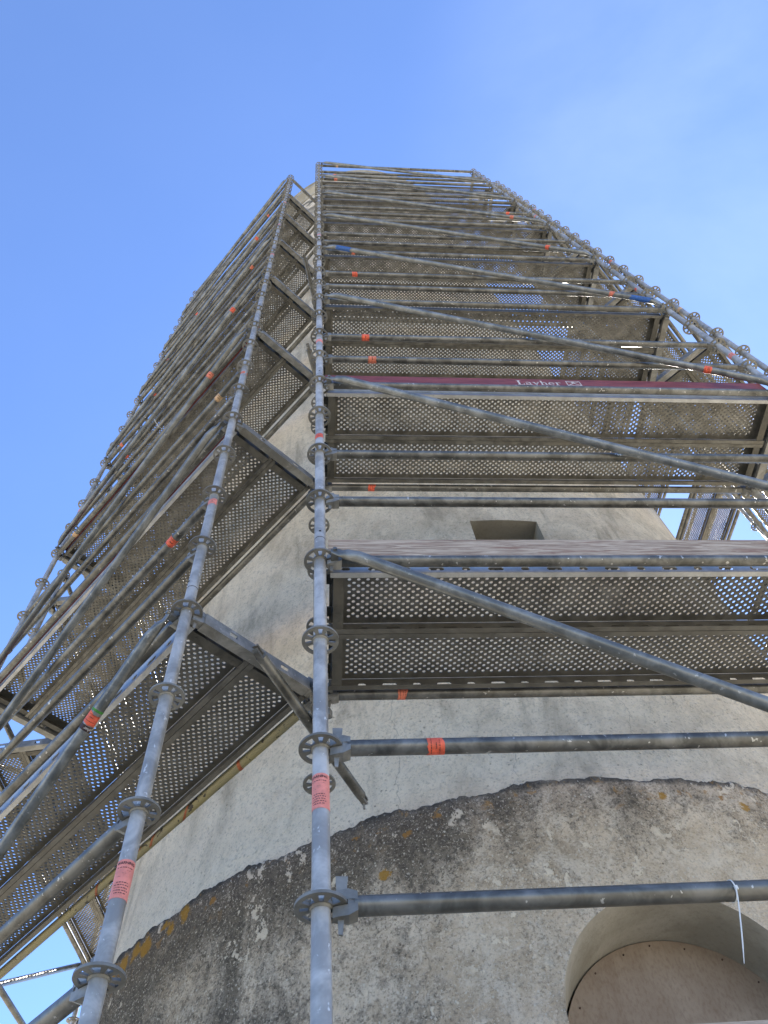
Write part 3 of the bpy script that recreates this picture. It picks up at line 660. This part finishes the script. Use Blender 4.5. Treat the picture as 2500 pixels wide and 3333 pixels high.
# ledgers, guard rails, transoms, braces
STK = {('F', 0, .5): .34, ('F', 1, 1): .38, ('F', 1, 2): .36, ('F', 0, 2.25): .36, ('F', 0, 2.5): .34, ('F', 0, 3.5): .34, ('F', 0, 4): .37, ('F', 0, 7.25): .28, ('F', 0, 7): .29, ('F', 0, 8): .36, ('F', 0, 5.5): 2.7,
       ('L', 0, 1.5): 2.7, ('L', 0, 2.5): 2.75, ('L', 0, 5): 2.56, ('L', 0, 3.5): .8, ('L', 0, 3): .32, ('L', 0, 6): .94, ('L', 0, 4.5): .7, ('L', 0, 7): 2.56, ('L', 0, 4): .35, ('L', 0, 5.5): .4}
DZL = -0.012                                # ledger axis sits a little under the rosette
def ledger(bay, inner, l, name='ledger', near=True, yellow=False):
    mw = bm(bay, 0, BW if inner else 0, LV(l))
    o = part(name, (LEDGER_Y if yellow else LEDGER) if near else LEDGER_FAR[BLEN[bay]], mw)
    if near:
        for q in (Matrix.Identity(4), Matrix.Translation((BL, 0, 0)) @ ROT180):
            h_ = link('wedge_head', HEAD, o, q); link('wedge', WEDGE, o, q)
    x_ = STK.get((bay, int(inner), l))
    if x_ is not None:
        c_ = 'pale' if (bay, l) in (('F', 8), ('L', 3), ('L', 2.5)) else 'orange'
        link('warning_sticker', ST[c_], o, Matrix.Translation((x_, 0, 0)) @ Matrix.Rotation(rnd.uniform(-.6, .6), 4, 'X'))
    if yellow: o['label'] = 'yellow painted ledger with chipped paint'
    return o
def brace_mesh(up_at_start, mat):
    z0, z1 = (2.0, 0.0) if up_at_start else (0.0, 2.0)
    a = Vector((0.055, -0.052, z0)); b = Vector((BL - 0.055, -0.052, z1)); d = (b - a).normalized()
    sag = Vector((0, -0.012, 0))
    pts = [a, a + d * .035, a + d * .06 + sag * .4, a + d * .12 + sag, b - d * .12 + sag, b - d * .06 + sag * .4, b - d * .035, b]
    m = MB(); m.sweep(pts, [0.020, 0.024, RT * 1.05, RT, RT, RT * 1.05, 0.024, 0.020], 18, flat=[(1, .28), (1, .3), (1, .72), (1, 1), (1, 1), (1, .72), (1, .3), (1, .28)])
    for p in (a, b):
        m.box((p.x - .012, p.y + 0.004, p.z - .022), (p.x + .018, p.y + .036, p.z + .022))
        m.sweep([p + Vector((0.004, -.013, 0)), p + Vector((0.004, .008, 0))], [.009, .009], 10)
    return m.mesh('diagonal_brace', mat)
BR = {True: brace_mesh(True, MAT['brace']), False: brace_mesh(False, MAT['brace'])}
def brace_pt(up, x):
    z0, z1 = (2.0, 0.0) if up else (0.0, 2.0); return Vector((x, -0.064, z0 + (z1 - z0) * (x - 0.055) / (BL - 0.11)))
SLOPE = math.atan2(2.0, BL - 0.11)
BST = {('F', 5): 2.58, ('F', 4): 2.64, ('F', 3): 2.64, ('L', 1): 2.6, ('L', 3): 2.58, ('L', 4): 2.58, ('F', 6): 2.6, ('L', 6): 2.55}
mb2 = band(0.17, -180, 180, RT + 0.0006, ragged_=0.02); BLUE = mb2.mesh('paint_mark', MAT['blue'])
gt = band(0.010, -180, 180, RT + 0.0006).mesh('green_tape', MAT['green'])
bt = band(0.022, -180, 180, RT + 0.0006).mesh('black_band', MAT['ink'])
tb = MB(); text_on_tube(tb, 'Layher', 0.017, 0, -70); LT = tb.mesh('band_lettering', MAT['logo'])
def brace(bay, l):
    up = bay in ('F', 'LL')
    o = part('diagonal_brace', BR[up], bm(bay, 0, 0, LV(l) - 2.0))
    def at(x): return Matrix.Translation(brace_pt(up, x)) @ Matrix.Rotation(SLOPE if up else -SLOPE, 4, 'Y')
    if (bay, l) in BST: link('warning_sticker', ST['orange'], o, at(BST[(bay, l)]))
    if (bay, l) == ('L', 1):
        link('green_tape', gt, o, at(2.6 + .028)); link('black_band', bt, o, at(2.6 - .036)); link('band_lettering', LT, o, at(2.6 - .036))
    if (bay, l) == ('F', 4):
        for x_ in (.27, 2.86): link('paint_mark', BLUE, o, at(x_))
    return o
NEAR = {'F', 'L'}
for bay in BAYS:
    near = bay in NEAR
    lo = {'F': 0, 'L': 1, 'LL': 1, 'R': 2, 'RR': 3}[bay]
    for l in range(lo, 9):
        if l <= 7 or bay in ('F', 'L', 'R'):
            ledger(bay, False, l, 'ledger', near)
            if l >= 1 and l <= 7: ledger(bay, True, l, 'ledger', near, yellow=(bay == 'L' and l == 1))
        if l < 8:
            for h_ in (.25, .5): ledger(bay, False, l + h_, 'guard_rail', near)
        if l >= 1:
            for x_ in (0, BLEN[bay]): part('transom', TRANSOM, bm(bay, x_, 0, LV(l)))
    if bay in ('L', 'LL'):
        for h_ in (.25, .5): ledger(bay, False, h_, 'guard_rail', near)
    if bay == 'F':
        for l in range(1, 9): brace(bay, l)
    if bay == 'L':
        for l in range(1, 9): brace(bay, l)
    if bay == 'LL':
        for l in range(1, 8): brace(bay, l)
# transom heads of the nearest joint are part of the transoms' ends
TH = head_mb(MB()); wedge_mb(TH); THM = TH.mesh('wedge_head', MAT['cast'])
for o in [c for c in scaffold.children if c.name.startswith('transom')]:
    link('wedge_head', THM, o, RY); link('wedge_head', THM, o, Matrix.Translation((0, BW, 0)) @ Matrix.Rotation(-math.pi / 2, 4, 'Z'))

# wall ties: tubes clamped to the standards, with a forked hook end
def tie(p0, p1, cp, hook=True):
    a, b = Vector(p0), Vector(p1); L = (b - a).length
    W = Matrix.Translation(a) @ (b - a).to_track_quat('X', 'Z').to_matrix().to_4x4()
    m = MB(); m.sweep([(0.05, 0, 0), (L - 0.05, 0, 0)], [RT, RT], 18)
    for x0, sg in ((0.0, 1), (L, -1)):
        for s_ in (-1, 1): m.prism([(x0 + sg * u, s_ * c_ + d_) for u, c_, d_ in ((-.005, .010, -.004), (.01, .017, -.007), (.07, .017, -.007), (.07, .017, .007), (.0, .013, .007))], -0.012, 0.012)
    o = part('wall_tie', m.mesh('wall_tie', MAT['tube']), W)
    m = MB(); m.sweep([(L - .02, 0, -.055), (L - .02, 0, .03)], [.006, .006], 8); link('hook_pin', m.mesh('hook_pin', MAT['cast']), o)
    m = MB(); m.sweep([(0, 0, -.024), (0, 0, .024)], [.0315, .0315], 14); m.box((-.014, -.058, -.02), (.014, -.028, .02)); m.sweep([(-.05, .024, .0), (.05, .024, .0)], [.007, .007], 8)
    m.box((.04, .014, -.011), (.058, .034, .011))
    link('coupler', m.mesh('coupler', MAT['cast']), o, W.inverted() @ T(*cp, math.atan2(b.y - a.y, b.x - a.x)))
    m = MB(); e_ = Vector((0, 0, 0))
    return o
tie((-0.265, 0.335, 3.965), (0.2225, 1.284, 3.965), (0, .7296, 3.965))
tie((-0.101, 0.37, 8.06), (0.17, 1.36, 8.06), (0, .7296, 8.06))
tie((-0.164, 0.02, 10.08), (0.17, 1.42, 10.08), (0, .7296, 10.08))

# ------------------------------------------------------------------ decks
ORD = {1: 'lowest', 2: 'second', 3: 'third', 4: 'fourth', 5: 'fifth', 6: 'sixth', 7: 'topmost'}
WHERE = {'F': 'middle bay facing the viewer', 'L': 'receding bay left of the corner post', 'R': 'bay just right of the middle one', 'LL': 'far bay at the left edge', 'LLL': 'hindmost bay behind the left edge', 'RR': 'sunlit far bay at the right', 'RRR': 'hindmost bay behind the right edge'}
for bay in BAYS:
    for l in range({'F': 1, 'L': 1, 'R': 2, 'RR': 4, 'LL': 2}[bay], 8):
        for inner in (0, 1):
            y_ = 0.0455 + inner * 0.3205
            deck(bm(bay, 0, y_, LV(l)), f"{'inner' if inner else 'outer'} perforated steel deck, {ORD[l]} level of the {WHERE[bay]}", slots=(l == 1), bright=(l in (1, 2) and not inner and bay in ('F', 'L')), L=BLEN[bay])

# ------------------------------------------------------------------ toe boards
def toe_mesh(mat, th=0.030, h=0.15):
    m = MB(); x0, x1 = 0.035, BL - 0.035; z0 = 0.062
    m.prism([(x0, z0 + .01), (x0 + .02, z0), (x1 - .02, z0), (x1, z0 + .01), (x1, z0 + h - .004), (x1 - .004, z0 + h), (x0 + .004, z0 + h), (x0, z0 + h - .004)], 0.028, 0.028 + th)
    return m.mesh('board', mat)
TW = toe_mesh(MAT['wood'], 0.032); TR = toe_mesh(MAT['red'], 0.028, 0.195)
def letters():
    """white serif lettering, drawn in the xz plane, cap height 1"""
    m = MB()
    def bar(x0, z0, x1, z1): m.add([(x0, 0, z0), (x1, 0, z0), (x1, 0, z1), (x0, 0, z1)], [(0, 1, 2, 3)])
    def line(x0, z0, x1, z1, w_): 
        d = Vector((x1 - x0, z1 - z0)).normalized(); n_ = Vector((-d.y, d.x)) * w_ / 2
        m.add([(x0 + n_.x, 0, z0 + n_.y), (x0 - n_.x, 0, z0 - n_.y), (x1 - n_.x, 0, z1 - n_.y), (x1 + n_.x, 0, z1 + n_.y)], [(0, 1, 2, 3)])
    def arc(cx, cz, rx, rz_, a0, a1, w_, n_=10):
        vs = []
        for i in range(n_ + 1):
            a = R(a0 + (a1 - a0) * i / n_); vs += [(cx + rx * math.cos(a), 0, cz + rz_ * math.sin(a)), (cx + (rx - w_) * math.cos(a), 0, cz + (rz_ - w_ * .7) * math.sin(a))]
        m.add(vs, [(2 * i, 2 * i + 1, 2 * i + 3, 2 * i + 2) for i in range(n_)])
    bar(.10, .06, .26, .94); bar(0, .94, .40, 1.0); bar(0, 0, .62, .06); bar(.55, .06, .62, .30)                                    # L
    x = .72; arc(x + .24, .44, .24, .24, 0, 150, .12); bar(x + .36, .06, x + .48, .46); bar(x + .36, 0, x + .58, .06); arc(x + .20, .17, .20, .17, 60, 330, .11)   # a
    x = 1.36; line(x + .10, .62, x + .32, .06, .14); line(x + .52, .62, x + .20, -.26, .07); bar(x, .60, x + .24, .66); bar(x + .38, .60, x + .62, .66); bar(x + .06, -.30, x + .24, -.20)  # y
    x = 2.02; bar(x + .08, .06, x + .21, .94); bar(x, .94, x + .21, 1.0); bar(x, 0, x + .30, .06); arc(x + .36, .42, .20, .24, 0, 170, .12); bar(x + .44, .06, x + .56, .42); bar(x + .36, 0, x + .64, .06)  # h
    x = 2.72; arc(x + .27, .33, .27, .34, 0, 320, .12, 16); bar(x + .08, .32, x + .52, .39)                                       # e
    x = 3.34; bar(x + .08, .06, x + .21, .60); bar(x, .60, x + .21, .66); bar(x, 0, x + .30, .06); arc(x + .36, .40, .22, .25, 40, 150, .11)     # r
    x = 4.35; bar(x, -.05, x + 1.25, .02); bar(x, .95, x + 1.25, 1.02); bar(x, .02, x + .07, .95); bar(x + 1.18, .02, x + 1.25, .95)            # boxed emblem
    line(x + .1, .06, x + .62, .52, .1); line(x + 1.15, .06, x + .62, .52, .1); line(x + .1, .92, x + .62, .50, .06); line(x + 1.15, .92, x + .62, .50, .06); bar(x + .48, .60, x + .76, .84)
    return m
LET = letters()
def toe(bay, l, me, label, logos=()):
    t_ = empty('toe_board'); t_.matrix_world = bm(bay, 0, 0, LV(l)); tag(t_, label, 'toe board', 'toe boards along the scaffold decks')
    link('board', me, t_)
    for x_, h_ in logos:
        m = MB(); m.add([(x_ + p[0] * h_, 0.0272, 0.148 + p[2] * h_) for p in LET.v], LET.f); link('lettering', m.mesh('lettering', MAT['logo']), t_)
    return t_
toe('F', 1, TW, 'weathered pinkish wooden toe board below the small square window')
toe('F', 0, TW, 'pale wooden toe board at the very bottom of the photo in front of the arch')
toe('F', 2, TR, 'dark red toe board with white lettering in the middle bay', [(1.31, .078)])
toe('L', 2, TR, 'dark red toe board along the second level of the receding bay', [(0.35, .085), (2.0, .085)])
toe('L', 3, TR, 'dark red toe board along the third level of the receding bay')

# white paper label on the lowest outer deck
m = MB(); m.box((1.86, 0, 0), (2.14, 0.0012, 0.045)); lab = link('paper_label', m.mesh('paper_label', MAT['white'])); lab.matrix_world = bm('F', 0, 0.0425, LV(1) + 0.003)
tag(lab, 'white paper label stuck on the edge of the lowest deck', 'label')
# cable ties
def cable_tie(mw, tail, label):
    t_ = empty('cable_tie'); t_.matrix_world = mw; tag(t_, label, 'cable tie')
    m = MB(); n_ = 24; vs = []; r_ = RT + 0.0012
    for i in range(n_):
        a = 2 * math.pi * i / n_
        for w_, rr in ((-.0017, r_), (.0017, r_), (.0017, r_ + .0014), (-.0017, r_ + .0014)): vs.append((w_, rr * math.cos(a), rr * math.sin(a)))
    fs = []
    for i in range(n_):
        for j in range(4): fs.append((i * 4 + j, i * 4 + (j + 1) % 4, ((i + 1) % n_) * 4 + (j + 1) % 4, ((i + 1) % n_) * 4 + j))
    m.add(vs, fs); link('loop', m.mesh('loop', MAT['white']), t_)
    m = MB(); m.box((-.004, -r_ - .006, -.014), (.004, -r_, -.004)); link('tie_head', m.mesh('tie_head', MAT['white']), t_)
    m = MB(); pts = [Vector(p) for p in tail]; vs = []
    for i, p in enumerate(pts):
        w_ = 0.0016 if i < len(pts) - 2 else 0.0016 * (len(pts) - 1 - i) * .6 + .0006
        vs += [p + Vector((-w_, 0, 0)), p + Vector((w_, 0, 0)), p + Vector((w_, .0014, 0)), p + Vector((-w_, .0014, 0))]
    fs = [(0, 1, 2, 3)]
    for i in range(len(pts) - 1):
        for j in range(4): fs.append((i * 4 + j, i * 4 + (j + 1) % 4, i * 4 + 4 + (j + 1) % 4, i * 4 + 4 + j))
    m.add(vs, fs); link('tail', m.mesh('tail', MAT['white']), t_)
cable_tie(bm('F', 1.03, 0, LV(.25)), [(0, -.03, -.006), (-.012, -.034, -.04), (-.028, -.038, -.08), (-.044, -.040, -.12), (-.060, -.040, -.16), (-.076, -.038, -.20)], 'white cable tie with long tail on the lowest front rail')
cable_tie(bm('L', 1.55, 0, LV(3.25)), [(0, -.03, 0), (-.01, -.05, .03), (-.015, -.07, .07), (-.02, -.08, .10)], 'thin white cable tie on a guard rail of the receding bay')
# orange ribbon wound round the yellow ledger
rb = empty('marker_ribbon'); rb.matrix_world = bm('L', 0, BW, LV(1)); tag(rb, 'orange marker ribbon wound round the yellow ledger', 'ribbon')
def ribbon(x0, x1, turns, a0, name):
    m = MB(); n_ = 40; vs = []
    for i in range(n_ + 1):
        t = i / n_; a = R(a0) + turns * 2 * math.pi * t; xx = x0 + (x1 - x0) * t; r_ = RT + .0014
        vs += [(xx - .011, r_ * math.cos(a), r_ * math.sin(a)), (xx + .011, r_ * math.cos(a), r_ * math.sin(a))]
    m.add(vs, [(2 * i, 2 * i + 1, 2 * i + 3, 2 * i + 2) for i in range(n_)], True); link(name, m.mesh(name, MAT['ribbon']), rb)
ribbon(2.52, 2.49, .5, 160, 'wrap'); ribbon(2.12, 1.78, 1.2, 200, 'wrap'); ribbon(1.35, 1.15, 1.0, 180, 'wrap')
m = MB(); pts = [(1.74, -.026, -.01), (1.70, -.03, -.05), (1.66, -.036, -.09), (1.63, -.05, -.12), (1.60, -.05, -.125)]; vs = []
for p in pts: vs += [(p[0] - .004, p[1], p[2] - .008), (p[0] + .004, p[1], p[2] + .008)]
m.add(vs, [(2 * i, 2 * i + 1, 2 * i + 3, 2 * i + 2) for i in range(len(pts) - 1)]); link('loose_end', m.mesh('loose_end', MAT['ribbon']), rb)
